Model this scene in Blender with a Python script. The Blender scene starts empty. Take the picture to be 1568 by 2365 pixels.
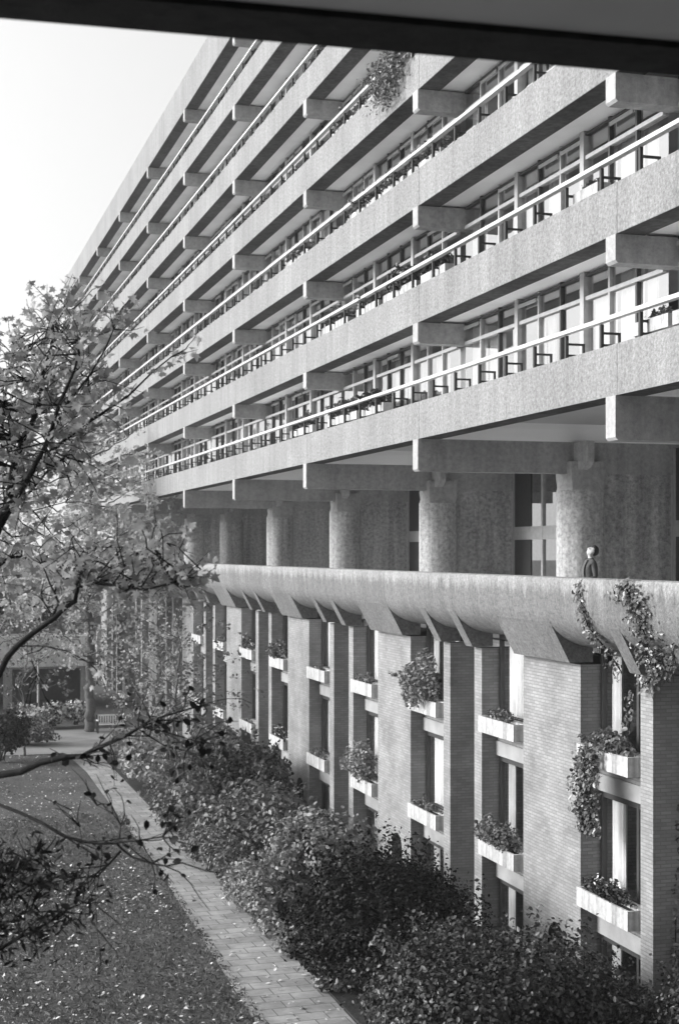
import bpy, bmesh, math, random
import numpy as np
from mathutils import Vector, Matrix
random.seed(7); RNG = np.random.default_rng(11)
scene = bpy.context.scene
col = scene.collection
R = math.radians

# ---------------------------------------------------------------- camera, sky, sun, exposure
FPX = 3400.0                                   # focal length in units of a 1568 x 2365 frame
ALPHA = math.atan(1001.0 / FPX)                # the facade runs along +Y, the camera is turned right of it
SA, CA = math.sin(ALPHA), math.cos(ALPHA)
EYE = 9.2
HORIZON = 1275.0
cam_d = bpy.data.cameras.new('camera')
cam = bpy.data.objects.new('camera', cam_d); col.objects.link(cam)
cam.location = (0, 0, EYE); cam.rotation_euler = (R(90), 0, -ALPHA)
cam_d.sensor_fit = 'VERTICAL'; cam_d.sensor_height = 36.0; cam_d.sensor_width = 24.0
cam_d.lens = 36.0 * FPX / 2365.0
cam_d.shift_y = (HORIZON - 1182.5) / 2365.0
cam_d.clip_start = 0.1; cam_d.clip_end = 3000
cam_d.dof.use_dof = True; cam_d.dof.focus_distance = 25.0; cam_d.dof.aperture_fstop = 2.4
scene.camera = cam

world = bpy.data.worlds.new('World'); scene.world = world; world.use_nodes = True
SUN_EL, SUN_AZ = R(20), R(-74)                 # azimuth measured from +Y towards +X
nt = world.node_tree; nt.nodes.clear()
sky = nt.nodes.new('ShaderNodeTexSky'); sky.sky_type = 'NISHITA'; sky.sun_disc = False
sky.sun_elevation = SUN_EL; sky.sun_rotation = SUN_AZ; sky.dust_density = 4.0; sky.air_density = 1.0
bw = nt.nodes.new('ShaderNodeRGBToBW'); nt.links.new(sky.outputs[0], bw.inputs[0])
# bright overcast: an even white veil over the sky, brighter on the sun's side of the dome than behind the camera
def wmath(op, a, b, c=None):
    n = nt.nodes.new('ShaderNodeMath'); n.operation = op
    for i, v in enumerate((a, b) if c is None else (a, b, c)):
        if isinstance(v, (int, float)): n.inputs[i].default_value = v
        else: nt.links.new(v, n.inputs[i])
    return n.outputs[0]
wtc = nt.nodes.new('ShaderNodeTexCoord'); wdot = nt.nodes.new('ShaderNodeVectorMath'); wdot.operation = 'DOT_PRODUCT'
nt.links.new(wtc.outputs['Generated'], wdot.inputs[0]); wdot.inputs[1].default_value = (-.82, .57, -.22)
veil = wmath('MAXIMUM', wmath('MULTIPLY_ADD', wdot.outputs['Value'], 2.4, 1.38), 0.3)
gdot = nt.nodes.new('ShaderNodeVectorMath'); gdot.operation = 'DOT_PRODUCT'; nt.links.new(wtc.outputs['Generated'], gdot.inputs[0])
gdot.inputs[1].default_value = (math.sin(SUN_AZ) * math.cos(SUN_EL), math.cos(SUN_AZ) * math.cos(SUN_EL), math.sin(SUN_EL))
veil = wmath('ADD', veil, wmath('MULTIPLY', wmath('POWER', wmath('MAXIMUM', gdot.outputs['Value'], 0.0), 4.0), 4.0))   # wide glow of the veiled sun
ma = nt.nodes.new('ShaderNodeMath'); ma.operation = 'MULTIPLY_ADD'; ma.inputs[1].default_value = 0.15
nt.links.new(bw.outputs[0], ma.inputs[0]); nt.links.new(veil, ma.inputs[2])
bg = nt.nodes.new('ShaderNodeBackground'); bg.inputs[1].default_value = 0.1
nt.links.new(ma.outputs[0], bg.inputs[0])
wo = nt.nodes.new('ShaderNodeOutputWorld'); nt.links.new(bg.outputs[0], wo.inputs[0])
sun_d = bpy.data.lights.new('sun', 'SUN'); sun_d.energy = 1.45; sun_d.angle = R(26)
sun = bpy.data.objects.new('sun', sun_d); col.objects.link(sun)
sdir = Vector((math.sin(SUN_AZ) * math.cos(SUN_EL), math.cos(SUN_AZ) * math.cos(SUN_EL), math.sin(SUN_EL)))
sun.rotation_euler = sdir.to_track_quat('Z', 'Y').to_euler(); sun.location = sdir * 200
scene.view_settings.view_transform = 'Standard'; scene.view_settings.look = 'None'
scene.view_settings.exposure = 1.85; scene.view_settings.gamma = 1.0
scene.cycles.max_bounces = 6; scene.cycles.transparent_max_bounces = 12
scene.cycles.use_denoising = True

def at(x, y, w):                               # a point seen at (x, y) of the 1568-wide photograph, w metres deep
    u = (x - 784.0) / FPX * w
    return Vector((u * CA + w * SA, w * CA - u * SA, EYE - (y - HORIZON) / FPX * w))
def on_ground(x, y, z=0.0):
    return at(x, y, (EYE - z) * FPX / (y - HORIZON))

# ---------------------------------------------------------------- materials (black-and-white photograph: all neutral)
def new_mat(name):
    m = bpy.data.materials.new(name); m.use_nodes = True
    t = m.node_tree; b = t.nodes['Principled BSDF']
    return m, t, b
def N(t, typ, **kw):
    n = t.nodes.new(typ)
    for k, v in kw.items():
        if k.startswith('i_'): n.inputs[k[2:].replace('_', ' ')].default_value = v
        else: setattr(n, k, v)
    return n
def grey(v): return (v, v, v, 1)
def mapped(t, scale=(1, 1, 1)):
    tc = N(t, 'ShaderNodeTexCoord'); mp = N(t, 'ShaderNodeMapping'); mp.inputs['Scale'].default_value = scale
    t.links.new(tc.outputs['Object'], mp.inputs['Vector']); return mp.outputs[0]
def ramp(t, src, p0, v0, p1, v1):
    r = N(t, 'ShaderNodeMapRange'); r.inputs[1].default_value = p0; r.inputs[2].default_value = p1
    r.inputs[3].default_value = v0; r.inputs[4].default_value = v1
    t.links.new(src, r.inputs[0]); return r.outputs[0]
def mul(t, a, b):
    n = N(t, 'ShaderNodeMath', operation='MULTIPLY')
    for i, s in enumerate((a, b)):
        if isinstance(s, (int, float)): n.inputs[i].default_value = s
        else: t.links.new(s, n.inputs[i])
    return n.outputs[0]
def bump(t, b, src, strength, dist):
    n = N(t, 'ShaderNodeBump'); n.inputs['Strength'].default_value = strength; n.inputs['Distance'].default_value = dist
    t.links.new(src, n.inputs['Height']); t.links.new(n.outputs[0], b.inputs['Normal'])

def concrete(name, v, grain=9.0, gc=.35, streak=.25, bumpd=.02, patch=.2, top=None):
    m, t, b = new_mat(name); b.inputs['Roughness'].default_value = .92; b.inputs['Specular IOR Level'].default_value = .2
    fine = N(t, 'ShaderNodeTexNoise'); fine.inputs['Scale'].default_value = grain; fine.inputs['Detail'].default_value = 6; fine.inputs['Roughness'].default_value = .75
    t.links.new(mapped(t), fine.inputs['Vector'])
    big = N(t, 'ShaderNodeTexNoise'); big.inputs['Scale'].default_value = .45; big.inputs['Detail'].default_value = 4
    t.links.new(mapped(t), big.inputs['Vector'])
    st = N(t, 'ShaderNodeTexNoise'); st.inputs['Scale'].default_value = 1.0; st.inputs['Detail'].default_value = 5; st.inputs['Roughness'].default_value = .65
    t.links.new(mapped(t, (3.2, 3.2, .18)), st.inputs['Vector'])
    a = ramp(t, fine.outputs[0], .3, 1 - gc, .7, 1 + gc)
    c = ramp(t, big.outputs[0], .3, 1 - patch, .7, 1 + patch)
    d = ramp(t, st.outputs[0], .35, 1 - streak, .65, 1 + streak * .4)
    out = mul(t, mul(t, mul(t, a, c), d), v)
    if top is not None:                        # rain-washed strip along the top edge, with a ragged lower border
        tc = N(t, 'ShaderNodeTexCoord'); sp = N(t, 'ShaderNodeSeparateXYZ'); t.links.new(tc.outputs['Object'], sp.inputs[0])
        jag = ramp(t, st.outputs[0], .3, -.16, .7, .16)
        ad = N(t, 'ShaderNodeMath', operation='ADD'); t.links.new(sp.outputs[2], ad.inputs[0]); t.links.new(jag, ad.inputs[1])
        out = mul(t, out, ramp(t, ad.outputs[0], top - .10, .80, top + .10, 1.25))
    cb = N(t, 'ShaderNodeCombineXYZ')
    for i in range(3): t.links.new(out, cb.inputs[i])
    t.links.new(cb.outputs[0], b.inputs['Base Color'])
    bump(t, b, fine.outputs[0], .9, bumpd)
    return m
def plain(name, v, rough=.6, var=.12, scale=6, spec=.4, metal=0):
    m, t, b = new_mat(name); b.inputs['Roughness'].default_value = rough; b.inputs['Specular IOR Level'].default_value = spec
    b.inputs['Metallic'].default_value = metal
    n = N(t, 'ShaderNodeTexNoise'); n.inputs['Scale'].default_value = scale; n.inputs['Detail'].default_value = 5
    t.links.new(mapped(t), n.inputs['Vector'])
    o = mul(t, ramp(t, n.outputs[0], .3, 1 - var, .7, 1 + var), v)
    cb = N(t, 'ShaderNodeCombineXYZ')
    for i in range(3): t.links.new(o, cb.inputs[i])
    t.links.new(cb.outputs[0], b.inputs['Base Color'])
    return m
def brick(name, v, mortar, cw=.225, ch=.07):
    m, t, b = new_mat(name); b.inputs['Roughness'].default_value = .9; b.inputs['Specular IOR Level'].default_value = .2
    tc = N(t, 'ShaderNodeTexCoord'); sp = N(t, 'ShaderNodeSeparateXYZ'); t.links.new(tc.outputs['Object'], sp.inputs[0])
    ad = N(t, 'ShaderNodeMath', operation='ADD'); t.links.new(sp.outputs[0], ad.inputs[0]); t.links.new(sp.outputs[1], ad.inputs[1])
    cb = N(t, 'ShaderNodeCombineXYZ'); t.links.new(ad.outputs[0], cb.inputs[0]); t.links.new(sp.outputs[2], cb.inputs[1])
    br = N(t, 'ShaderNodeTexBrick'); t.links.new(cb.outputs[0], br.inputs['Vector'])
    br.inputs['Scale'].default_value = 1.0; br.inputs['Brick Width'].default_value = cw; br.inputs['Row Height'].default_value = ch
    br.inputs['Mortar Size'].default_value = .008; br.inputs['Mortar Smooth'].default_value = .3; br.inputs['Bias'].default_value = .1
    br.inputs['Color1'].default_value = grey(v * .85); br.inputs['Color2'].default_value = grey(v * 1.12); br.inputs['Mortar'].default_value = grey(mortar)
    n = N(t, 'ShaderNodeTexNoise'); n.inputs['Scale'].default_value = 1.1; n.inputs['Detail'].default_value = 6
    t.links.new(mapped(t), n.inputs['Vector'])
    bwn = N(t, 'ShaderNodeRGBToBW'); t.links.new(br.outputs['Color'], bwn.inputs[0])
    o = mul(t, bwn.outputs[0], ramp(t, n.outputs[0], .3, .8, .7, 1.2))
    c2 = N(t, 'ShaderNodeCombineXYZ')
    for i in range(3): t.links.new(o, c2.inputs[i])
    t.links.new(c2.outputs[0], b.inputs['Base Color'])
    inv = N(t, 'ShaderNodeMath', operation='SUBTRACT'); inv.inputs[0].default_value = 1; t.links.new(br.outputs['Fac'], inv.inputs[1])
    bump(t, b, inv.outputs[0], .8, .012)
    return m
def glass(name, tint=.85, ior=1.6, coat=0.0):
    m, t, b = new_mat(name); t.nodes.remove(b)
    tr = N(t, 'ShaderNodeBsdfTransparent'); tr.inputs[0].default_value = grey(tint)
    gl = N(t, 'ShaderNodeBsdfGlossy'); gl.inputs['Roughness'].default_value = .01; gl.inputs[0].default_value = grey(.95)
    n = N(t, 'ShaderNodeTexNoise'); n.inputs['Scale'].default_value = .8; t.links.new(mapped(t), n.inputs['Vector'])
    bp = N(t, 'ShaderNodeBump'); bp.inputs['Strength'].default_value = .06; bp.inputs['Distance'].default_value = .05
    t.links.new(n.outputs[0], bp.inputs['Height']); t.links.new(bp.outputs[0], gl.inputs['Normal'])
    fr = N(t, 'ShaderNodeFresnel'); fr.inputs[0].default_value = ior
    mx = N(t, 'ShaderNodeMixShader'); t.links.new(ramp(t, fr.outputs[0], 0, coat, 1, 1), mx.inputs[0]); t.links.new(tr.outputs[0], mx.inputs[1]); t.links.new(gl.outputs[0], mx.inputs[2])
    t.links.new(mx.outputs[0], t.nodes['Material Output'].inputs[0])
    return m
def leaf_mat(name, v, var=.5, trans=.25, rough=.45, spec=.5):
    m, t, b = new_mat(name); b.inputs['Roughness'].default_value = rough; b.inputs['Specular IOR Level'].default_value = spec
    g = N(t, 'ShaderNodeNewGeometry')
    o = mul(t, ramp(t, g.outputs['Random Per Island'], 0, 1 - var, 1, 1 + var), v)
    cb = N(t, 'ShaderNodeCombineXYZ')
    for i in range(3): t.links.new(o, cb.inputs[i])
    t.links.new(cb.outputs[0], b.inputs['Base Color'])
    if trans:
        tl = N(t, 'ShaderNodeBsdfTranslucent'); t.links.new(cb.outputs[0], tl.inputs[0])
        mx = N(t, 'ShaderNodeMixShader'); mx.inputs[0].default_value = trans
        t.links.new(b.outputs[0], mx.inputs[1]); t.links.new(tl.outputs[0], mx.inputs[2])
        t.links.new(mx.outputs[0], t.nodes['Material Output'].inputs[0])
    return m

M = dict(
    fascia=concrete('fascia_concrete', .255, 15, .46, .15, .03, .10),
    beam=concrete('beam_concrete', .38, 8, .25, .15, .015, .12),
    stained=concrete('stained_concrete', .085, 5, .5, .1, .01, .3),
    soffit=plain('soffit_paint', .90, .9, .10, .6),
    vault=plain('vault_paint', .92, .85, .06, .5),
    vault_crown=plain('vault_crown_shade', .50, .9, .08, .6),  # white crown greyed as if shaded, so the springing reads as lit
    column=concrete('hammered_concrete', .42, 9, .5, .3, .04, .12),
    parapet=concrete('parapet_concrete', .22, 14, .46, .18, .03, .12, top=8.46),
    brick=brick('brickwork', .25, .20),
    window_frame=plain('pale_window_frame', .38, .5),
    dark_frame=plain('dark_timber_frame', .045, .5),
    white_rail=plain('white_painted_rail', .50, .5),
    black_metal=plain('black_metal', .025, .5),
    void=plain('dark_void', .006, .9, .1, 3, .05),
    curtain=plain('curtain_cloth', .80, .95, .15, 1.5, .1),
    interior=plain('room_interior', .10, .9),
    glass=glass('window_glass'), mirror=glass('coated_window_glass', .8, 2.2, .36),
    spandrel=plain('spandrel_panel', .30, .8, .15, 2),
    box=concrete('window_box_concrete', .55, 5, .3, .55, .01, .25),
    deck=plain('deck_tiles', .62, .9, .2, 3),
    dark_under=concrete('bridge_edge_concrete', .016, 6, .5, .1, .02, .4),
    bridge_soffit=plain('bridge_soffit_paint', .28, .9, .06, 1.5),
    bark=concrete('bark', .018, 14, .4, .3, .01, .3),
    bark2=concrete('grey_bark', .13, 14, .4, .3, .01, .3),
    soil=concrete('soil', .03, 6, .5, 0, .05, .3),
    stone=concrete('pale_stone', .80, 2.5, .2, .1, .02, .2),
)

# ---------------------------------------------------------------- mesh helpers
class MB:
    def __init__(s): s.v = []; s.f = []; s.m = []
    def add(s, vs, fs, mi=0):
        o = len(s.v); s.v += [tuple(p) for p in vs]
        s.f += [tuple(i + o for i in f) for f in fs]; s.m += [mi] * len(fs); return s
    def box(s, x0, x1, y0, y1, z0, z1, mi=0):
        vs = [(x, y, z) for z in (z0, z1) for y in (y0, y1) for x in (x0, x1)]
        return s.add(vs, [(0, 2, 3, 1), (4, 5, 7, 6), (0, 1, 5, 4), (2, 6, 7, 3), (0, 4, 6, 2), (1, 3, 7, 5)], mi)
    def prism_y(s, prof, y0, y1, mi=0):        # closed profile of (x, z) extruded along Y
        n = len(prof); vs = [(x, y0, z) for x, z in prof] + [(x, y1, z) for x, z in prof]
        fs = [(i, (i + 1) % n, n + (i + 1) % n, n + i) for i in range(n)] + [tuple(range(n))[::-1], tuple(range(n, 2 * n))]
        return s.add(vs, fs, mi)
    def prism_x(s, prof, x0, x1, mi=0):        # closed profile of (y, z) extruded along X
        n = len(prof); vs = [(x0, y, z) for y, z in prof] + [(x1, y, z) for y, z in prof]
        fs = [(i, (i + 1) % n, n + (i + 1) % n, n + i) for i in range(n)] + [tuple(range(n))[::-1], tuple(range(n, 2 * n))]
        return s.add(vs, fs, mi)
    def cyl(s, x, y, z0, z1, r0, r1=None, n=32, mi=0):
        r1 = r0 if r1 is None else r1
        vs = [(x + r0 * math.cos(2 * math.pi * i / n), y + r0 * math.sin(2 * math.pi * i / n), z0) for i in range(n)]
        vs += [(x + r1 * math.cos(2 * math.pi * i / n), y + r1 * math.sin(2 * math.pi * i / n), z1) for i in range(n)]
        fs = [(i, (i + 1) % n, n + (i + 1) % n, n + i) for i in range(n)] + [tuple(range(n))[::-1], tuple(range(n, 2 * n))]
        return s.add(vs, fs, mi)
    def tube(s, pts, rad, n=6, mi=0):
        pts = [Vector(p) for p in pts]; rings = []
        for i, p in enumerate(pts):
            d = (pts[min(i + 1, len(pts) - 1)] - pts[max(i - 1, 0)])
            d = d.normalized() if d.length > 1e-6 else Vector((0, 0, 1))
            a = d.orthogonal().normalized() if i == 0 else (rings[-1][1] - d * rings[-1][1].dot(d)).normalized()
            rings.append((p, a, d.cross(a)))
        vs = [p + (a * math.cos(2 * math.pi * k / n) + b * math.sin(2 * math.pi * k / n)) * rad[i]
              for i, (p, a, b) in enumerate(rings) for k in range(n)]
        fs = [(i * n + k, i * n + (k + 1) % n, (i + 1) * n + (k + 1) % n, (i + 1) * n + k) for i in range(len(pts) - 1) for k in range(n)]
        fs += [tuple(range(n))[::-1], tuple(range((len(pts) - 1) * n, len(pts) * n))]
        return s.add(vs, fs, mi)
    def mesh(s, name, mats, off=(0, 0, 0), smooth=False):
        me = bpy.data.meshes.new(name); ox, oy, oz = off
        me.from_pydata([(x - ox, y - oy, z - oz) for x, y, z in s.v], [], s.f)
        for m in (mats if isinstance(mats, (list, tuple)) else [mats]): me.materials.append(m)
        me.polygons.foreach_set('material_index', s.m)
        if smooth: me.polygons.foreach_set('use_smooth', [True] * len(s.f))
        me.update(); return me
    def build(s, name, mats, parent=None, smooth=False):   # vertices are world coordinates
        o = bpy.data.objects.new(name, s.mesh(name, mats, base_of(parent), smooth)); col.objects.link(o)
        if parent: o.parent = parent
        return o
def sheet_x(x, y0, y1, z0, z1):                 # one pane of glass facing the garden
    return MB().add([(x, y0, z0), (x, y1, z0), (x, y1, z1), (x, y0, z1)], [(0, 3, 2, 1)])
def base_of(p):
    v = Vector((0, 0, 0))
    while p: v += p.location; p = p.parent
    return v
def smooth_by_angle(o, deg=35):
    me = o.data; me.polygons.foreach_set('use_smooth', [True] * len(me.polygons))
    bm = bmesh.new(); bm.from_mesh(me)
    for e in bm.edges:
        e.smooth = not (len(e.link_faces) == 2 and e.calc_face_angle(0) > R(deg))
    bm.to_mesh(me); bm.free()
def tag(o, label=None, cat=None, group=None, kind=None):
    for k, v in (('label', label), ('category', cat), ('group', group), ('kind', kind)):
        if v: o[k] = v
    return o
def thing(name, loc, label, cat, group=None):
    o = bpy.data.objects.new(name, None); col.objects.link(o); o.location = loc
    o.empty_display_size = .3
    return tag(o, label, cat, group)

OVAL = (np.array([(0, 0, 0), (.28, .25, .05), (.30, .6, .06), (0, 1, -.06), (-.30, .6, .06), (-.28, .25, .05), (0, .55, -.02)]) - np.array([0, .5, 0]),
        [(0, 1, 2, 6), (6, 2, 3), (0, 6, 4, 5), (6, 3, 4)])
LONG = (np.array([(0, 0, 0), (.13, .35, .03), (0, 1, -.1), (-.13, .35, .03), (0, .45, -.02)]) - np.array([0, .5, 0]),
        [(0, 1, 4), (1, 2, 4), (0, 4, 3), (4, 2, 3)])
_mp = [(0, -.45), (.12, -.2), (.5, -.32), (.33, -.05), (.62, .22), (.24, .2), (.2, .42), (0, .72), (-.2, .42), (-.24, .2), (-.62, .22), (-.33, -.05), (-.5, -.32), (-.12, -.2)]
MAPLE = (np.array([(x, y, -.22 * (x * x + y * y)) for x, y in _mp] + [(0, 0, .05)]), [(i, (i + 1) % 14, 14) for i in range(14)])

def leaf_mesh(name, P, Nrm, size, mat, tmpl=OVAL):
    P = np.asarray(P, float); n = len(P); Nrm = np.asarray(Nrm, float)
    Nrm = Nrm / (np.linalg.norm(Nrm, axis=1, keepdims=True) + 1e-9)
    a = RNG.normal(size=(n, 3)); a -= Nrm * (a * Nrm).sum(1, keepdims=True); a /= np.linalg.norm(a, axis=1, keepdims=True) + 1e-9
    b = np.cross(Nrm, a); T, F = tmpl
    s = (np.asarray(size) * np.ones(n))[:, None, None]
    V = P[:, None, :] + s * (T[None, :, 0:1] * a[:, None, :] + T[None, :, 1:2] * b[:, None, :] + T[None, :, 2:3] * Nrm[:, None, :])
    k = len(T); V = V.reshape(-1, 3)
    loops = np.concatenate([np.array(f) for f in F]); ln = np.array([len(f) for f in F])
    allv = (np.arange(n)[:, None] * k + loops[None, :]).ravel()
    tot = np.tile(ln, n); start = np.concatenate([[0], np.cumsum(tot)[:-1]])
    me = bpy.data.meshes.new(name)
    me.vertices.add(len(V)); me.vertices.foreach_set('co', V.ravel())
    me.loops.add(len(allv)); me.loops.foreach_set('vertex_index', allv)
    me.polygons.add(len(tot)); me.polygons.foreach_set('loop_start', start); me.polygons.foreach_set('loop_total', tot)
    me.materials.append(mat); me.update(calc_edges=True); return me
def link_leaves(name, P, Nrm, size, mat, tmpl, parent):
    P = np.asarray(P) - np.array(base_of(parent))
    o = bpy.data.objects.new(name, leaf_mesh(name, P, Nrm, size, mat, tmpl)); col.objects.link(o)
    if parent: o.parent = parent
    return o
def blob_points(c, rad, n, lobes=9, shell=.72, ground=None, seed=0):
    """points spread over many overlapping lobes of mixed size inside an ellipsoid, with ragged sprigs standing out of it"""
    g = np.random.default_rng(seed + 100); c = np.array(c); rad = np.array(rad)
    big = lobes; lobes = lobes * 4
    d = g.normal(size=(lobes, 3)); d /= np.linalg.norm(d, axis=1, keepdims=True)
    d[:, 2] = np.abs(d[:, 2]) - .12
    L = d * (.30 + .40 * g.random((lobes, 1))); r = np.where(np.arange(lobes) < big, .34 + .22 * g.random(lobes), .12 + .16 * g.random(lobes))
    L[big:] *= 1.28
    w = r ** 2; idx = g.choice(lobes, n, p=w / w.sum())
    q = g.normal(size=(n, 3)); q /= np.linalg.norm(q, axis=1, keepdims=True)
    rr = np.where(g.random(n) < shell, .80 + .26 * g.random(n), g.random(n) ** .5) * (1 + .10 * g.normal(size=n))
    P = c + (L[idx] + q * (r[idx] * rr)[:, None]) * rad
    nr = q + np.array([0, 0, .55]) + .7 * g.normal(size=(n, 3))
    ns = max(4, n // 160); m = n // 9; si = g.integers(0, ns, m)        # sprigs
    sd = g.normal(size=(ns, 3)); sd[:, 2] = np.abs(sd[:, 2]) + .2; sd /= np.linalg.norm(sd, axis=1, keepdims=True)
    sp = c + (L[g.integers(0, lobes, ns)] + sd * .25) * rad
    P2 = sp[si] + sd[si] * (g.random((m, 1)) * .30 * rad.mean()) + .035 * rad.mean() * g.normal(size=(m, 3))
    P = np.concatenate([P, P2]); nr = np.concatenate([nr, sd[si] + .9 * g.normal(size=(m, 3))])
    if ground is not None:
        k = P[:, 2] > ground; P, nr = P[k], nr[k]
    return P, nr

# ================================================================ LARGE STRUCTURE
S = 10.54                                       # bay
Y0 = 23.96                                      # cross-beam line of bay 0
XF, XG = 12.145, 13.36                          # balcony front, balcony glazing
XC, XW = 16.6, 19.2                             # podium columns, podium glazing
ZK = [12.0 + 2.88 * k for k in range(7)]        # undersides of the balcony fascias
PODIUM = 7.55
I0, I1 = -1, 9
YA, YB = Y0 + S * I0, Y0 + S * I1

# ground sheets
def sheet(name, x0, x1, y0, y1, z, mat, cuts=1):
    o = MB().add([(x0, y0, z), (x1, y0, z), (x1, y1, z), (x0, y1, z)], [(0, 1, 2, 3)]).build(name, mat)
    return tag(o, kind='structure')
def lawn_mat():
    m, t, b = new_mat('lawn_grass'); b.inputs['Roughness'].default_value = .9; b.inputs['Specular IOR Level'].default_value = .15
    n1 = N(t, 'ShaderNodeTexNoise'); n1.inputs['Scale'].default_value = 9; n1.inputs['Detail'].default_value = 8; n1.inputs['Roughness'].default_value = .8
    n2 = N(t, 'ShaderNodeTexNoise'); n2.inputs['Scale'].default_value = .35; n2.inputs['Detail'].default_value = 5
    t.links.new(mapped(t), n1.inputs['Vector']); t.links.new(mapped(t), n2.inputs['Vector'])
    o = mul(t, mul(t, ramp(t, n1.outputs[0], .3, .35, .72, 1.7), ramp(t, n2.outputs[0], .3, .7, .7, 1.3)), .10)
    cb = N(t, 'ShaderNodeCombineXYZ')
    for i in range(3): t.links.new(o, cb.inputs[i])
    t.links.new(cb.outputs[0], b.inputs['Base Color']); bump(t, b, n1.outputs[0], 1, .06); return m
M['lawn'] = lawn_mat()
sheet('ground', -900, 900, -300, 1500, -.02, M['lawn'])
sheet('bounce_sheet', -70, -1.2, 4, 66, -.008, plain('bounce_sheet_pale', .72, .9, .1, .8))  # unseen pale ground added to bounce light up onto the soffits
# paved path beside the beds, on a curve, with a wide crossing at the far end
def path_mat():
    m, t, b = new_mat('path_paving'); b.inputs['Roughness'].default_value = .85
    tc = N(t, 'ShaderNodeTexCoord'); mp = N(t, 'ShaderNodeMapping'); mp.inputs['Rotation'].default_value = (0, 0, R(-2))
    t.links.new(tc.outputs['Object'], mp.inputs[0])
    br = N(t, 'ShaderNodeTexBrick'); t.links.new(mp.outputs[0], br.inputs['Vector'])
    br.inputs['Scale'].default_value = 1; br.inputs['Brick Width'].default_value = .62; br.inputs['Row Height'].default_value = .46
    br.inputs['Mortar Size'].default_value = .012; br.inputs['Color1'].default_value = grey(.25); br.inputs['Color2'].default_value = grey(.33); br.inputs['Mortar'].default_value = grey(.09)
    n = N(t, 'ShaderNodeTexNoise'); n.inputs['Scale'].default_value = 1.3; n.inputs['Detail'].default_value = 8; n.inputs['Roughness'].default_value = .7
    t.links.new(tc.outputs['Object'], n.inputs['Vector'])
    bwn = N(t, 'ShaderNodeRGBToBW'); t.links.new(br.outputs['Color'], bwn.inputs[0])
    o = mul(t, bwn.outputs[0], ramp(t, n.outputs[0], .3, .55, .7, 1.3))
    cb = N(t, 'ShaderNodeCombineXYZ')
    for i in range(3): t.links.new(o, cb.inputs[i])
    t.links.new(cb.outputs[0], b.inputs['Base Color']); return m
M['path'] = path_mat()
pm = MB(); L = [(6.15, 8.3, 14), (6.55, 8.42, 28), (7.0, 8.6, 42), (7.25, 8.7, 62), (7.0, 8.8, 68)]
vs = []; 
for x0, x1, y in L: vs += [(x0, y, .0), (x1, y, .0)]
pm.add([(x, y, z + .012) for x, y, z in vs], [(2 * i, 2 * i + 1, 2 * i + 3, 2 * i + 2) for i in range(len(L) - 1)])
tag(pm.build('path', M['path']), kind='structure')
sheet('cross_path', -30, 12.9, 68.01, 77, .012, plain('pale_gravel_paving', .24, .9, .3, .6))
bed = MB().box(8.45, 13.15, 12, 66, -.02, .05); tag(bed.build('planting_bed', M['soil']), kind='structure')
tag(MB().box(13.2, 26, YA, YB, PODIUM - .19, PODIUM).build('podium_deck', M['deck']), kind='structure')
tag(MB().box(-6, 11.5, -9, 2.6, PODIUM - .4, PODIUM).build('walkway_deck', M['deck']), kind='structure')

# ---------------------------------------------------------------- the concrete apartment block above the podium
block = thing('apartment_block', (16, Y0, PODIUM), 'long concrete apartment block with six tiers of railed balconies on round columns', 'building')
random.seed(3)
for k, z in enumerate(ZK):
    h = .92 if k < 6 else 1.55
    for i in range(I0, I1):
        a, b = Y0 + S * i + .008 - .19, Y0 + S * (i + 1) - .008 - .19
        m = MB()
        m.box(XF, XF + .28, a, b, z, z + h, 0)
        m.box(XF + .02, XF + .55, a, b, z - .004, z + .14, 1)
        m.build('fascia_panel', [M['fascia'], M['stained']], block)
    zs = z + .05 if k else z + .80
    MB().box(XF + .55, 25, YA, YB, zs, z + (.36 if k else 1.0) - .05).build('floor_slab', M['soffit'], block)
MB().box(XF + .28, 25.5, YA, YB, ZK[6] + .5, ZK[6] + .9).build('roof', M['beam'], block)
for i in range(I0, I1 + 1):                      # cross beams
    y = Y0 + S * i
    for k, z in enumerate(ZK):
        d, xe = (.80, 25.4) if k == 0 else (.52, XG + .25)
        c = .05
        MB().prism_y([(XF - .03, z - .006), (xe, z - .006), (xe, z - d), (XF - .03 + c, z - d), (XF - .03, z - d + c)], y - .19, y + .19).build('cross_beam', M['beam'], block)
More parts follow.
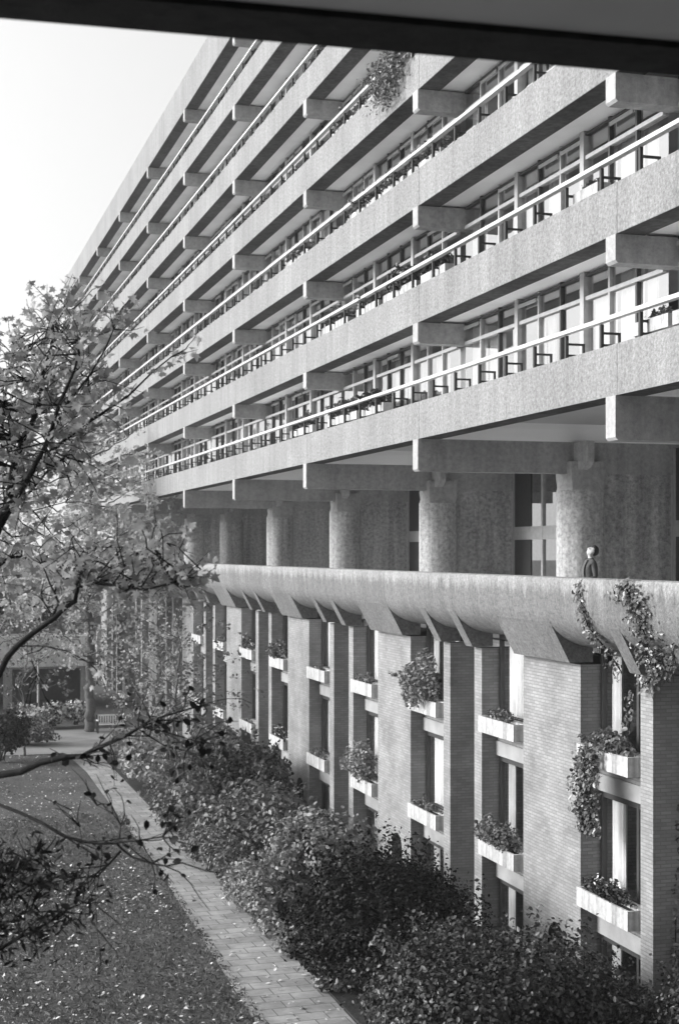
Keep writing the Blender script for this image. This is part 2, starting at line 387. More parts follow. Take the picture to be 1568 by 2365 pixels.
for i in range(I0, I1 + 1):                      # columns, caps, nibs and cross walls at podium level
    y = Y0 + S * i; zt = ZK[0] - .80
    cm = MB().cyl(XC, y, PODIUM, zt - .42, .62, n=48).build('column', M['column'], block); smooth_by_angle(cm)
    r = .66; n = 16
    cap = MB(); vs = []
    ring0 = [(XC + .615 * math.cos(a), y + .615 * math.sin(a), zt - .42) for a in [2 * math.pi * j / 32 for j in range(32)]]
    def sq(a, h):
        c, s_ = math.cos(a), math.sin(a); q = max(abs(c), abs(s_)); return (XC + h * c / q, y + h * s_ / q)
    ring1 = [(*sq(2 * math.pi * j / 32, .475), zt - .1) for j in range(32)]
    ring2 = [(p[0], p[1], zt + .3) for p in ring1]
    vs = ring0 + ring1 + ring2
    fs = [(q * 32 + j, q * 32 + (j + 1) % 32, (q + 1) * 32 + (j + 1) % 32, (q + 1) * 32 + j) for q in range(2) for j in range(32)] + [tuple(range(32))[::-1], tuple(range(64, 96))]
    smooth_by_angle(cap.add(vs, fs).build('column_cap', M['beam'], cm))
    prof = [(y - .21, ZK[0] - .02), (y - .21, zt + .40)] + [(y - .62 + .41 * math.cos(t), zt + .40 - .32 * math.sin(t)) for t in [math.pi * j / 12 for j in range(1, 12)]] + [(y - 1.03, zt + .40), (y - 1.03, ZK[0] - .02)]
    MB().prism_x(prof, XC - .30, XC - .12).build('beam_nib', M['beam'], block)
    MB().box(XC + .3, XW - .1, y - .16, y + .16, PODIUM, zt).build('cross_wall', M['column'], block)
for i in range(I0, I1):                          # barrel soffits with shade-grey crowns between the podium beams, and podium windows
    a, b = Y0 + S * i + .20, Y0 + S * (i + 1) - .20; n = 20
    arc = [(a + (b - a) * t / n, ZK[0] + .40 + .30 * (math.sin(math.pi * t / n)) ** .7) for t in range(n + 1)]
    prof = arc + [(b, ZK[0] + .75), (a, ZK[0] + .75)]
    mb = MB(); vs = [(x, p[0], p[1]) for x in (XF + .58, 25.5) for p in arc]
    mb.add(vs, [(t, t + 1, n + 2 + t, n + 1 + t) for t in range(n)])
    mb.add([(XF + .58, p[0], p[1]) for p in arc] + [(XF + .58, b, ZK[0] + .8), (XF + .58, a, ZK[0] + .8)], [tuple(range(n + 3))])
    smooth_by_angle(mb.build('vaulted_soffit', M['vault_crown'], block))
    MB().prism_x([(b + .005, ZK[0] + .002), (b + .005, ZK[0] + .5), (b - .24, ZK[0] + .5), (b - .20, ZK[0] + .30), (b - .08, ZK[0] + .05)], XF + .6, 25.5).build('vault_springing', M['vault'], block)
    w = MB(); zt = ZK[0] - .1
    for yy in (a - .02, a + 1.2, a + 3.4, a + 5.6, a + 7.8, b - .08): w.box(XW - .06, XW + .06, yy, yy + .10, PODIUM, zt)
    for zz in (PODIUM, PODIUM + 2.05): w.box(XW - .05, XW + .05, a, b, zz, zz + (.12 if zz == PODIUM else .42))
    fr = w.build('podium_window', M['window_frame'], block)
    sheet_x(XW, a, b, PODIUM + .1, zt).build('pane', M['glass'], fr)
    MB().box(XW - .03, XW + .03, b - 1.35, b - .09, PODIUM + .12, zt).build('dark_panel', M['dark_frame'], fr)
    MB().box(XW - .14, XW + .1, b + .05, b + .36, PODIUM, zt).build('end_post', M['white_rail'], fr)
for yy in (YA + .2, YB - .4):                    # far end wall, and a near one added unseen to stop light leaking
    MB().box(XF + .6, 25, yy, yy + .3, ZK[0] + 1.0, ZK[6] + .5).build('end_wall', M['fascia'], block)
MB().box(XG + 3.0, XG + 3.2, YA, YB, ZK[0] + 1.0, ZK[6]).build('inner_wall', M['interior'], block)
# balcony glazing: three main lights per bay, each of three panes with a toplight
random.seed(21)
for k in range(6):
    z0, z1 = ZK[k] + .33, ZK[k + 1] + .05
    for i in range(I0, I1):
        a, b = Y0 + S * i + .19, Y0 + S * (i + 1) - .19
        y = a; fr = MB(); cur = MB(); L3 = (b - a) / 3
        for j in range(3):
            s0 = a + L3 * j
            if j: fr.box(XG - .09, XG + .09, s0 - .09, s0 + .09, z0, z1, 0)
            for q in (1, 2):
                yy = s0 + L3 * q / 3; fr.box(XG - .045, XG + .045, yy - .035, yy + .035, z0, z1, 1 if random.random() < .6 else 0)
            zt = z1 - .55
            fr.box(XG - .05, XG + .05, s0 + .09, s0 + L3 - .09, zt - .04, zt + .04, 0)
            fr.box(XG - .05, XG + .05, s0 + .09, s0 + L3 - .09, z0, z0 + .12, 0)
            fr.box(XG - .05, XG + .05, s0 + .09, s0 + L3 - .09, z1 - .10, z1 - .05, 1)
            for q in range(3):
                y0 = s0 + L3 * q / 3 + .05; y1 = s0 + L3 * (q + 1) / 3 - .05
                if random.random() < .45:         # pale blind head just under the soffit
                    fr.box(XG - .075, XG - .046, y0 + .03, y1 - .03, z1 - .22, z1 - .14, 0)
                c = random.random()
                if c < (.72 if k < 2 else .5):
                    w0, w1 = (y0, y1) if c < .4 else ((y0, y0 + .4) if c < .55 else (y1 - .45, y1))
                    zt2 = z1 - .1 if random.random() < .4 else zt
                    n = 14; vs = []
                    for t in range(n + 1):
                        xx = XG + .17 + .03 * math.sin(t * 1.9 + i); vs += [(xx, w0 + (w1 - w0) * t / n, z0 + .1), (xx, w0 + (w1 - w0) * t / n, zt2)]
                    cur.add(vs, [(2 * t, 2 * t + 2, 2 * t + 3, 2 * t + 1) for t in range(n)])
        w = fr.build('balcony_window', [M['window_frame'], M['dark_frame']], block)
        sheet_x(XG + .02, a, b, z0 + .05, z1 - .03).build('pane', M['mirror'], w)
        if cur.v: cur.build('curtain', M['curtain'], w)
# railings
def post_mb(y, z):
    m = MB(); x = XF + .17; zr = z + 1.42
    m.box(x - .03, x + .03, y - .035, y + .035, z + .86, zr - .02)
    m.box(x + .03, x + .38, y - .028, y + .028, zr - .20, zr - .16)
    m.box(x + .34, x + .38, y - .028, y + .028, zr - .38, zr - .20)
    m.box(x + .03, x + .38, y - .028, y + .028, zr - .42, zr - .38)
    return m
for k in range(6):
    z = ZK[k]; zr = z + 1.42
    rl = MB().box(XF + .09, XF + .22, YA, YB, zr, zr + .075).build('railing', M['white_rail'], block)
    rest = MB(); nn = 0; pst = S / 7
    for q in range(7 * (I1 - I0)):
        y = YA + pst * (q + .5); m = post_mb(y, z)
        if y > 20.5 and nn < 16: m.build('post', M['black_metal'], rl); nn += 1
        else: rest.add(m.v, m.f)
    tag(rest.build('far_post', M['black_metal'], rl), kind='stuff')

# ---------------------------------------------------------------- the brick terrace under the podium
XP = 13.21
terrace = thing('brick_terrace', (14, 27.5, 0), 'brick terrace of piers and recessed windows below the rounded concrete podium parapet', 'building')
E = EYE
prof = [(12.78, E - .50), (12.50, E - .50), (12.455, E - .52), (12.44, E - .56), (12.45, E - .9), (12.475, E - 1.2), (12.50, E - 1.33), (12.57, E - 1.48), (12.68, E - 1.61), (12.84, E - 1.74), (13.04, E - 1.85), (13.26, E - 1.92), (13.5, E - 1.95), (14.9, E - 1.96), (14.9, E - 1.72), (12.80, E - 1.655)]
yy = YA
while yy < YB - .1:                               # cast in long lengths with open joints
    y2 = min(yy + S * .5, YB)
    smooth_by_angle(MB().prism_y(prof, yy + .005, y2 - .005).build('parapet', M['parapet'], terrace), 40); yy = y2
def rib(y0, y1):
    MB().prism_y([(12.50, E - 1.30), (12.535, E - 1.42), (12.98, E - 2.26), (13.5, E - 2.26), (13.5, E - 1.5)], y0, y1).build('haunch', M['parapet'], terrace)
ZP = E - 2.30
LEV = [E - 3.9, E - 6.82]                         # tops of the two rows of window boxes
GAPS = []                                         # (bay, 'A'|'C', y0, y1)
for i in range(-2, 9):
    p = 27.46 + S * i
    for name, a, b in (('brick_pier', 0, 2.9), ('brick_fin', 5.37, 5.85), ('brick_fin', 7.5, 7.98)):
        if p + b < YA + .3 or p + a > YB: continue
        pr = MB().box(XP, XP + 1.6, p + a, p + b, 0, ZP).build(name, M['brick'], terrace)
        rib(p + a + .02, p + b - .02)
        if name == 'brick_pier':                  # small arched vent low in the pier
            prof2 = [(p + .75, .62), (p + 1.55, .62), (p + 1.55, .95)] + [(p + 1.15 + .4 * math.cos(t), .95 + .38 * math.sin(t)) for t in [math.pi * q / 8 for q in range(1, 8)]] + [(p + .75, .95)]
            MB().prism_x(prof2, XP - .03, XP + .02).build('arched_vent', M['void'], pr)
    if p + 5.85 > YA and p + 7.5 < YB: MB().box(XP + 1.0, XP + 1.3, p + 5.85, p + 7.5, 0, ZP + .1).build('recess_wall', M['brick'], terrace)
    for nm, a, b in (('C', 2.9, 5.37), ('A', 7.98, 10.54)):
        if p + a > YA + .3 and p + b < YB - 1: GAPS.append((i, nm, p + a, p + b))
random.seed(5)
XWIN = XP + .50
for i, nm, a, b in GAPS:
    rows = [(LEV[0] - .10, E - 1.97), (LEV[1] - .10, LEV[0] - .98), (.15, LEV[1] - .98)]
    for q, (z0, z1) in enumerate(rows):
        f = MB()
        for yy in (a, b - .09, a + (b - a) * .36): f.box(XWIN - .05, XWIN + .05, yy, yy + .09, z0, z1)
        f.box(XWIN - .045, XWIN + .045, a + .09, b - .09, z0, z0 + .10); f.box(XWIN - .045, XWIN + .045, a + .09, b - .09, z1 - .12, z1)
        w = f.build('window', M['dark_frame'], terrace)
        sheet_x(XWIN + .015, a + .05, b - .05, z0 + .05, z1 - .05).build('pane', M['glass'], w)
        c = MB()
        for (s0, s1) in ((a + .15, a + .15 + random.uniform(.3, .8)), (b - .2 - random.uniform(.3, .9), b - .2)):
            n = 16; vs = []
            for t in range(n + 1):
                xx = XWIN + .12 + .035 * math.sin(t * 1.7 + i); vs += [(xx, s0 + (s1 - s0) * t / n, z0 + .1), (xx, s0 + (s1 - s0) * t / n, z1 - .12)]
            c.add(vs, [(2 * t, 2 * t + 2, 2 * t + 3, 2 * t + 1) for t in range(n)])
        c.build('curtain', M['curtain'], w)
    for z in LEV:
        MB().box(XWIN - .14, XWIN + .1, a, b, z - .96, z - .62).build('spandrel', M['spandrel'], terrace)
        MB().box(XWIN - .10, XWIN + .3, a, b, z - .62, z - .12).build('apron_wall', M['brick'], terrace)
        MB().box(XWIN - .26, XWIN + .05, a + .004, b - .004, z - .115, z - .03).build('sill', M['box'], terrace)
MB().box(XWIN + 1.2, XWIN + 1.4, YA, YB, 0, ZP).build('inner_wall', M['interior'], terrace)
for z in (LEV[0] - .6, LEV[1] - .6): MB().box(XWIN + .32, XWIN + 1.2, YA, YB, z, z + .3).build('floor_slab', M['interior'], terrace)

# ---------------------------------------------------------------- the block overhead, under which the camera stands
HB = 2.3
bridge = thing('overhead_block', (3, -2, EYE + HB), 'dark concrete underside and downstand edge of the building crossing overhead', 'building')
bridge.rotation_euler = (0, 0, R(-2.5))
def br_local(m): return [(x - 3, y + 2, z - EYE - HB) for x, y, z in m.v]
def bridge_part(name, m, mat, smooth=False):
    m.v = br_local(m); me = m.mesh(name, mat); o = bpy.data.objects.new(name, me); col.objects.link(o); o.parent = bridge; return o
YE = 6.02
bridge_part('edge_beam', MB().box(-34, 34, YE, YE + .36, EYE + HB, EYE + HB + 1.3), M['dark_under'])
bridge_part('soffit', MB().box(-34, 34, -12, YE - .005, EYE + HB + .03, EYE + HB + .35), M['bridge_soffit'])
bridge_part('sky_blocker', MB().box(-34, 34, -12, YE + .1, EYE + HB + 1.3, 34), M['beam'])  # unseen mass added to block sky light from behind the camera
# ================================================================ TREES AND PLANTS
LM = dict(
    maple=leaf_mat('maple_leaf', .32, .45, .5),
    darkleaf=leaf_mat('dark_leaf', .014, .5, .08, .6, .2),
    yew=leaf_mat('yew_leaf', .004, .8, .03, .5, .16),
    shrub=leaf_mat('shrub_leaf', .042, .8, .12, .4, .38),
    bright=leaf_mat('bright_leaf', .21, .5, .2, .55),
    mid=leaf_mat('mid_leaf', .12, .5, .2, .5),
    pale=leaf_mat('pale_tree_leaf', .42, .4, .42, .6),
    ivy=leaf_mat('ivy_leaf', .09, .6, .1, .3),
    flower=leaf_mat('white_petal', .85, .15, .2, .7),
    litter=leaf_mat('fallen_leaf', .40, .55, .0, .8),
    grass=leaf_mat('grass_blade', .085, .5, .2, .6),
)
def polyline(picks):
    return [at(*p) for p in picks]
def resample(pts, step):
    out = [pts[0].copy()]
    for a, b in zip(pts, pts[1:]):
        n = max(1, int((b - a).length / step)); out += [a.lerp(b, i / n) for i in range(1, n + 1)]
    return out
class Tree:
    """limbs as tapered tubes, twigs that start on a limb, leaves along the twigs"""
    def __init__(s, seed): s.wood = MB(); s.P = []; s.Nn = []; s.S = []; s.nodes = []; s.r = random.Random(seed)
    def limb(s, pts, r0, r1, n=7, twigs=0, tl=(.3, .8), leaves=7, ls=.1, t0=.25, jit=.02):
        q = resample(pts, .18); m = len(q)
        for i in range(1, m - 1): q[i] += Vector([s.r.gauss(0, jit * min(1, r0 * 12)) for _ in range(3)])
        s.wood.tube(q, [r0 + (r1 - r0) * (i / (m - 1)) for i in range(m)], n); s.nodes += q
        for _ in range(twigs):
            i = int(m * (t0 + (1 - t0) * s.r.random())); i = min(max(i, 1), m - 1)
            d = (q[i] - q[i - 1]).normalized(); s.twig(q[i], d, s.r.uniform(*tl), leaves, ls)
    def twig(s, p, d, length, leaves, ls, spread=.75, rad=.007):
        r = s.r; d = (d + Vector((r.gauss(0, spread), r.gauss(0, spread), r.gauss(.12, spread * .8)))).normalized()
        pts = [p]; 
        for k in range(4):
            d = (d + Vector((r.gauss(0, .22), r.gauss(0, .22), r.gauss(-.02, .2)))).normalized(); pts.append(pts[-1] + d * length / 4)
        s.wood.tube(pts, [rad, rad * .8, rad * .65, rad * .5, rad * .35], 4)
        for _ in range(leaves):
            t = r.uniform(.25, 1.05) * 4; k = min(int(t), 3); q = pts[k].lerp(pts[k + 1], t - k)
            q = q + Vector((r.gauss(0, .5), r.gauss(0, .5), r.gauss(-.25, .4))) * ls
            s.P.append(tuple(q)); s.Nn.append((r.gauss(0, .6), r.gauss(-.25, .6), r.gauss(.6, .5))); s.S.append(ls * r.uniform(.65, 1.25))
    def fill(s, p, leaves, ls, length=.6, reach=1.3):
        b = min(s.nodes, key=lambda q: (q - p).length_squared)
        if (b - p).length < reach:
            mid = b.lerp(p, .55) + Vector((s.r.gauss(0, .08), s.r.gauss(0, .08), -.06)); s.wood.tube([b, mid, p], [.010, .008, .006], 4)
        s.twig(p, (p - b).normalized() if (p - b).length > .01 else Vector((0, 0, 1)), length, leaves, ls)
    def done(s, name, loc, label, cat, bark, leaf, tmpl, group=None, leaves_name='crown'):
        t = thing(name, loc, label, cat, group)
        o = s.wood.build('trunk', bark, t, smooth=True)
        if s.P: link_leaves(leaves_name, s.P, s.Nn, s.S, leaf, tmpl, t)
        return t

# ---- the near maple, its trunk just outside the frame on the left
T = Tree(4)
gz = on_ground(-190, 3300); base = at(-190, 3300, 14.0); base.z = 0
T.limb([base, at(-170, 2400, 13.8), at(-140, 1900, 13.6), at(-90, 1560, 13.5), at(-40, 1300, 13.5)], .20, .11, 10)
T.limb(polyline([(-40, 1300, 13.5), (0, 1215, 13.4), (28, 1130, 13.2), (36, 1075, 13.2), (75, 960, 13.3), (100, 870, 13.4), (115, 800, 13.5), (124, 750, 13.6)]), 0.0510, 0.0096, 7, 46, (.25, .55), 9, .078)
T.limb(polyline([(-40, 1300, 13.5), (0, 1190, 13.1), (32, 1156, 13), (71, 1095, 12.8), (109, 1021, 12.7), (138, 944, 12.6), (167, 864, 12.6), (186, 810, 12.6), (192, 785, 12.6)]), 0.0408, 0.0064, 7, 26, (.25, .5), 7, .078)
T.limb(polyline([(36, 1156, 13), (60, 1110, 13.2), (119, 1044, 13.4), (193, 983, 13.6), (231, 957, 13.7), (298, 912, 13.9), (353, 861, 14), (395, 825, 14.1), (430, 806, 14.2)]), 0.0286, 0.0048, 6, 34, (.15, .35), 5, .075, .1)
T.limb(polyline([(109, 1021, 12.7), (154, 935, 13.2), (205, 870, 13.3), (244, 809, 13.4), (262, 760, 13.5), (266, 745, 13.5)]), 0.0177, 0.0040, 6, 20, (.15, .35), 6, .075)
T.limb(polyline([(40, 1170, 13.2), (106, 1095, 13.4), (144, 1060, 13.6), (186, 1012, 13.7), (215, 960, 13.8)]), 0.0150, 0.0040, 5, 14, (.2, .4), 5, .095)
T.limb(polyline([(-60, 1350, 13.5), (-20, 1320, 13.2), (0, 1307, 13), (26, 1288, 13), (51, 1286, 13), (90, 1294, 13), (144, 1310, 12.9), (220, 1318, 12.8), (300, 1300, 12.7), (370, 1280, 12.6)]), 0.0177, 0.0048, 6, 40, (.2, .45), 7, .075, .12)
T.limb(polyline([(-40, 1300, 13.5), (-10, 1180, 14.2), (5, 1060, 14.5), (10, 930, 14.6), (20, 860, 14.6), (32, 820, 14.6)]), 0.0340, 0.0080, 6, 40, (.3, .6), 9, .08)
# the bare forked limb low on the left
T.limb(polyline([(-120, 1720, 13.6), (-50, 1630, 12.8), (0, 1557, 12.4), (15, 1521, 12.3), (39, 1492, 12.2), (77, 1459, 12.2), (124, 1425, 12.1), (155, 1407, 12.1), (178, 1384, 12), (175, 1358, 12), (201, 1351, 12), (222, 1347, 12), (258, 1351, 11.9), (296, 1356, 11.9), (335, 1364, 11.8), (400, 1345, 11.8), (428, 1335, 11.8)]), 0.0422, 0.0064, 7, 26, (.15, .4), 8, .075, .55)
T.limb(polyline([(121, 1425, 12.1), (137, 1395, 12.1), (129, 1371, 12.2), (119, 1351, 12.2), (100, 1307, 12.3), (90, 1270, 12.4)]), 0.0136, 0.0048, 5, 6, (.2, .4), 5, .09)
T.limb(polyline([(137, 1395, 12.1), (165, 1388, 12), (178, 1384, 12), (185, 1350, 12), (187, 1325, 12)]), 0.0082, 0.0048, 5, 3, (.2, .4), 4, .09)
T.limb(polyline([(124, 1425, 12.1), (100, 1389, 12.1), (95, 1371, 12.2), (103, 1338, 12.3)]), 0.0082, 0.0040, 5, 3, (.2, .3), 3, .09)
T.limb(polyline([(39, 1492, 12.2), (103, 1492, 12.1), (157, 1505, 12), (205, 1530, 12)]), 0.0082, 0.0032, 5, 5, (.2, .4), 2, .08)
T.limb(polyline([(75, 1492, 12.2), (72, 1520, 12.2), (85, 1560, 12.2), (105, 1610, 12.2), (130, 1650, 12.2)]), 0.0054, 0.0024, 4, 4, (.15, .4), 1, .08)
for x, y in [(360, 1235), (345, 1270), (380, 1255), (400, 1300), (365, 1310), (300, 1335), (415, 1345), (250, 1290), (210, 1275), (150, 1270), (330, 1345), (395, 1355), (385, 1330), (270, 1260), (180, 1300)]:
    for _ in range(3): T.fill(at(x + T.r.gauss(0, 22), y + T.r.gauss(0, 16), 12.2 + T.r.gauss(0, .3)), 7, .075, .3)
def top_of(x): return np.interp(x, [0, 50, 90, 120, 150, 175, 205, 250, 330, 430], [770, 730, 680, 655, 650, 690, 760, 790, 850, 900])
k = 0
while k < 215:                                   # the denser leaf mass at far left
    x = T.r.uniform(-260, 250); y = T.r.uniform(640, 1270)
    if y < top_of(x) + 60: continue
    dens = 1.0 if x < 110 else max(0, 1 - (x - 110) / 150)
    if y > 1120: dens *= .45
    if y < top_of(x) + 80: dens *= .6
    if T.r.random() < dens: T.fill(at(x, y, T.r.uniform(12.6, 16.5)), T.r.randint(8, 14), .072, .55, 1.6); k += 1
T.done('maple_tree', base, 'near maple with dark forked branches and lobed leaves over the left of the garden', 'tree', M['bark'], LM['maple'], MAPLE)

# ---- long low boughs crossing the lawn, from a second trunk left of the frame
T = Tree(9); base = at(-330, 3300, 13.0); base.z = 0
T.limb([base, at(-310, 2600, 13), at(-290, 2200, 13), at(-260, 1980, 12.8), at(-200, 1860, 12.6)], .17, .09, 9)
T.limb(polyline([(-200, 1860, 12.6), (-100, 1822, 12.2), (0, 1790, 12), (100, 1762, 11.9), (150, 1752, 11.8), (191, 1745, 11.8), (222, 1732, 11.8), (258, 1714, 11.7), (296, 1699, 11.7), (322, 1683, 11.7), (350, 1662, 11.6), (420, 1640, 11.6), (470, 1628, 11.5)]), 0.0450, 0.0048, 7, 26, (.2, .6), 3, .075, .5)
T.limb(polyline([(296, 1699, 11.7), (345, 1700, 11.6), (380, 1722, 11.6), (430, 1735, 11.5)]), 0.0090, 0.0032, 5, 10, (.2, .5), 3, .07, .1)
T.limb(polyline([(330, 1680, 11.7), (380, 1690, 11.6), (450, 1712, 11.5), (520, 1722, 11.4)]), 0.0090, 0.0024, 5, 10, (.2, .5), 3, .07, .1)
T.limb(polyline([(-200, 1860, 12.6), (-100, 1840, 12), (0, 1857, 11.6), (50, 1877, 11.5), (100, 1902, 11.4), (150, 1932, 11.3), (195, 1945, 11.3), (235, 1947, 11.2), (270, 1945, 11.2), (280, 1962, 11.2), (310, 1982, 11.1), (350, 1997, 11.1), (380, 2002, 11), (425, 1992, 11), (475, 2010, 10.9), (510, 2017, 10.9)]), 0.0225, 0.0048, 6, 12, (.2, .5), 2, .07, .5)
T.limb(polyline([(270, 1945, 11.2), (325, 1940, 11.1), (375, 1932, 11), (405, 1937, 11)]), 0.0097, 0.0032, 5, 10, (.2, .5), 3, .07, .1)
T.limb(polyline([(279, 1966, 11.2), (250, 1997, 11.1), (215, 2022, 11), (170, 2030, 11), (130, 2020, 11)]), 0.0105, 0.0032, 5, 10, (.15, .4), 4, .075, .3)
T.limb(polyline([(275, 1945, 11.2), (280, 1907, 11.2), (262, 1880, 11.3), (225, 1860, 11.4)]), 0.0067, 0.0024, 4, 8, (.2, .5), 1, .07, .2)
T.limb(polyline([(218, 2024, 11), (222, 2090, 11), (225, 2147, 11), (232, 2192, 11)]), 0.0037, 0.0016, 4, 3, (.2, .4), 1, .07)
T.limb(polyline([(190, 1944, 11.3), (185, 1910, 11.3), (165, 1870, 11.4)]), 0.0045, 0.0024, 4, 4, (.2, .4), 1, .07)
T.done('bare_boughed_tree', base, 'tree leaning in from the left, its long thin almost bare boughs reaching across the lawn', 'tree', M['bark'], LM['darkleaf'], OVAL)

# ---- dark drooping spray at the lower left
T = Tree(12); base = at(-160, 3300, 12.4); base.z = 0
T.limb([base, at(-140, 2700, 12), at(-100, 2400, 11.8), at(-60, 2260, 11.6)], .07, .04, 7)
for pk in ([(-60, 2260), (0, 2195), (50, 2165), (90, 2145), (140, 2110), (190, 2085)], [(-60, 2260), (-30, 2120), (20, 2070), (70, 2045), (130, 2025), (205, 2010)],
           [(-60, 2260), (-20, 2090), (20, 2020), (60, 1985), (100, 1968)], [(-60, 2260), (-40, 2180), (10, 2130), (60, 2110), (110, 2105), (185, 2110)], [(-60, 2260), (-30, 2050), (5, 2000), (40, 1985), (60, 1990)]):
    T.limb([at(x, y, 11.4 + T.r.uniform(-.5, .5)) for x, y in pk], .02, .004, 5, 34, (.12, .32), 6, .10, .2)
T.done('drooping_tree', base, 'small tree at the lower left with drooping sprays of dark narrow leaves', 'tree', M['bark'], LM['darkleaf'], LONG)

# ---- thin-leaved trees standing further down the garden
def far_tree(seed, loc, h, rad, cz, n, ls, leaf, bark, label, group, name='garden_tree', tr=.2, spread=1.0):
    T = Tree(seed); r = T.r; loc = Vector((loc[0], loc[1], 0)); top = loc + Vector((0, 0, h))
    T.limb([loc, loc + Vector((.1, 0, h * .25)), loc + Vector((-.1, .1, h * .5)), loc + Vector((.15, 0, h * .75)), top], tr, .02, 8, jit=.05)
    for _ in range(26):
        z = h * r.uniform(.22, .9); a = r.uniform(0, 2 * math.pi); l = rad * r.uniform(.5, 1.0) * (1.05 - .5 * abs(z / h - .5))
        p = loc + Vector((0, 0, z)); d = Vector((math.cos(a), math.sin(a), r.uniform(.15, .7)))
        T.limb([p, p + d * l * .5 + Vector((0, 0, .1)), p + d * l + Vector((0, 0, .1 * l))], tr * .22, .008, 5, jit=.05)
    c = loc + Vector((0, 0, cz)); k = 0
    hh = h - cz + .4
    while k < n:
        v = Vector((r.gauss(0, 1), r.gauss(0, 1), r.gauss(0, 1))).normalized() * (r.random() ** .45)
        p = c + Vector((v.x * rad, v.y * rad, v.z * hh))
        T.twig(p, v, r.uniform(.35, .8) * spread, 9, ls, rad=.008); k += 1
    return T.done(name, loc, label, 'tree', bark, leaf, OVAL, group)
G_T = 'trees down the garden'
p = on_ground(58, 1745); far_tree(37, p, 6.0, 2.1, 3.9, 130, .14, LM['mid'], M['bark2'], 'small thin tree on the lawn in front of the white-flowering bushes', G_T, tr=.06)
p = on_ground(206, 1690); far_tree(31, p, 16.0, 4.8, 9.8, 1000, .24, LM['pale'], M['bark2'], 'tall pale-leaved tree with a straight grey trunk at the end of the lawn', G_T, tr=.26)
far_tree(32, (8.7, 49), 7.2, 2.5, 4.9, 190, .13, LM['mid'], M['bark2'], 'slender sparse young tree growing from the bed in front of the brick piers', G_T, tr=.07)
far_tree(33, (3.5, 83), 14, 4.0, 8.6, 620, .24, LM['pale'], M['bark2'], 'pale tree behind the tall grey trunk, close to the far end of the block', G_T, tr=.22)
far_tree(34, (-14, 78), 10.2, 3.6, 6.5, 450, .22, LM['mid'], M['bark2'], 'bushy mid-grey tree in front of the low stone building at far left', G_T, tr=.2)
far_tree(35, (9.9, 60), 6.4, 2.1, 4.2, 150, .14, LM['pale'], M['bark2'], 'small pale tree in the bed near the far brick piers', G_T, tr=.07)
far_tree(36, (-7.5, 100), 13, 4.6, 8.5, 600, .27, LM['pale'], M['bark2'], 'broad pale tree rising behind the low stone building', G_T, tr=.25)

def shrub(name, label, c, rad, n, ls, leaf, seed, tmpl=OVAL, lobes=11, cat='shrub', group=None, flowers=0, mats2=None):
    base = Vector((c[0], c[1], .05)); t = thing(name, base, label, cat, group)
    P, Nn = blob_points(c, rad, n, lobes, .66, .05, seed)
    link_leaves('foliage', P, Nn, ls * (.6 + .8 * RNG.random(len(P))), leaf, tmpl, t)
    r = random.Random(seed); m = MB()
    for _ in range(12):
        a = r.uniform(0, 6.28); q = Vector((c[0] + math.cos(a) * rad[0] * r.uniform(.2, .8), c[1] + math.sin(a) * rad[1] * r.uniform(.2, .8), c[2] + rad[2] * r.uniform(.2, .8)))
        m.tube([base + Vector((r.gauss(0, .1), r.gauss(0, .1), 0)), base.lerp(q, .5) + Vector((0, 0, .15)), q], [.03, .02, .006], 5)
    m.build('stems', M['bark'], t)
    if flowers:
        P, Nn = blob_points(c, np.array(rad) * 1.05, flowers, lobes, 1.0, .2, seed)
        link_leaves('blossoms', P, Nn, ls * 1.1, LM['flower'], OVAL, t)
    return t
G_S = 'shrubs in the bed along the brick terrace'
shrub('shrub', 'big rounded almost black evergreen shrub halfway along the bed', (9.9, 30.4, 1.0), (2.35, 2.7, 1.72), 42000, .082, LM['yew'], 1, group=G_S, lobes=14)
shrub('shrub', 'spreading glossy shrub nearest the camera at the foot of the wide brick pier', (10.0, 25.2, .85), (2.3, 2.4, 1.7), 38000, .085, LM['shrub'], 2, group=G_S, lobes=14)
shrub('shrub', 'lower glossy shrub under the window boxes, at the right end of the bed', (12.1, 24.4, .5), (1.5, 2.0, 1.15), 17000, .08, LM['shrub'], 3, group=G_S)
shrub('shrub', 'narrow dark shrub climbing against the dark brick at the lower right corner', (13.0, 21.8, .9), (.9, 1.4, 1.6), 9000, .08, LM['shrub'], 4, group=G_S)
shrub('shrub', 'pale large-leaved shrub directly behind the black evergreen', (10.2, 36.6, 1.15), (1.5, 1.5, 1.4), 8500, .13, LM['bright'], 5, group=G_S)
shrub('shrub', 'pale leafy shrub spilling onto the path beside the black evergreen', (8.8, 37.2, .4), (.9, 2.4, .7), 7500, .105, LM['bright'], 6, group=G_S)
shrub('shrub', 'low pale planting where the bed meets the path, further back', (8.5, 41.8, .45), (.85, 2.6, .75), 6500, .105, LM['mid'], 7, group=G_S)
shrub('shrub', 'low grey-leaved mound in the middle of the bed', (10.3, 43.5, .9), (1.9, 2.6, 1.3), 5200, .15, LM['mid'], 8, group=G_S)
shrub('shrub', 'dense dark hedge-like shrub against the third wide brick pier', (11.4, 50.0, 1.2), (1.7, 3.2, 1.5), 7500, .14, LM['shrub'], 9, group=G_S)
shrub('shrub', 'wide mottled shrub beside the path before the young tree', (8.85, 49.0, .6), (1.1, 3.6, 1.0), 5400, .15, LM['mid'], 10, group=G_S)
shrub('shrub', 'pale rounded shrub at the far end of the bed', (9.3, 57.0, .8), (1.5, 3.6, 1.2), 5200, .17, LM['bright'], 11, group=G_S)
shrub('shrub', 'mid-grey shrub close under the far brick piers', (11.8, 58.0, .9), (1.3, 3.6, 1.5), 4600, .17, LM['mid'], 13, group=G_S)
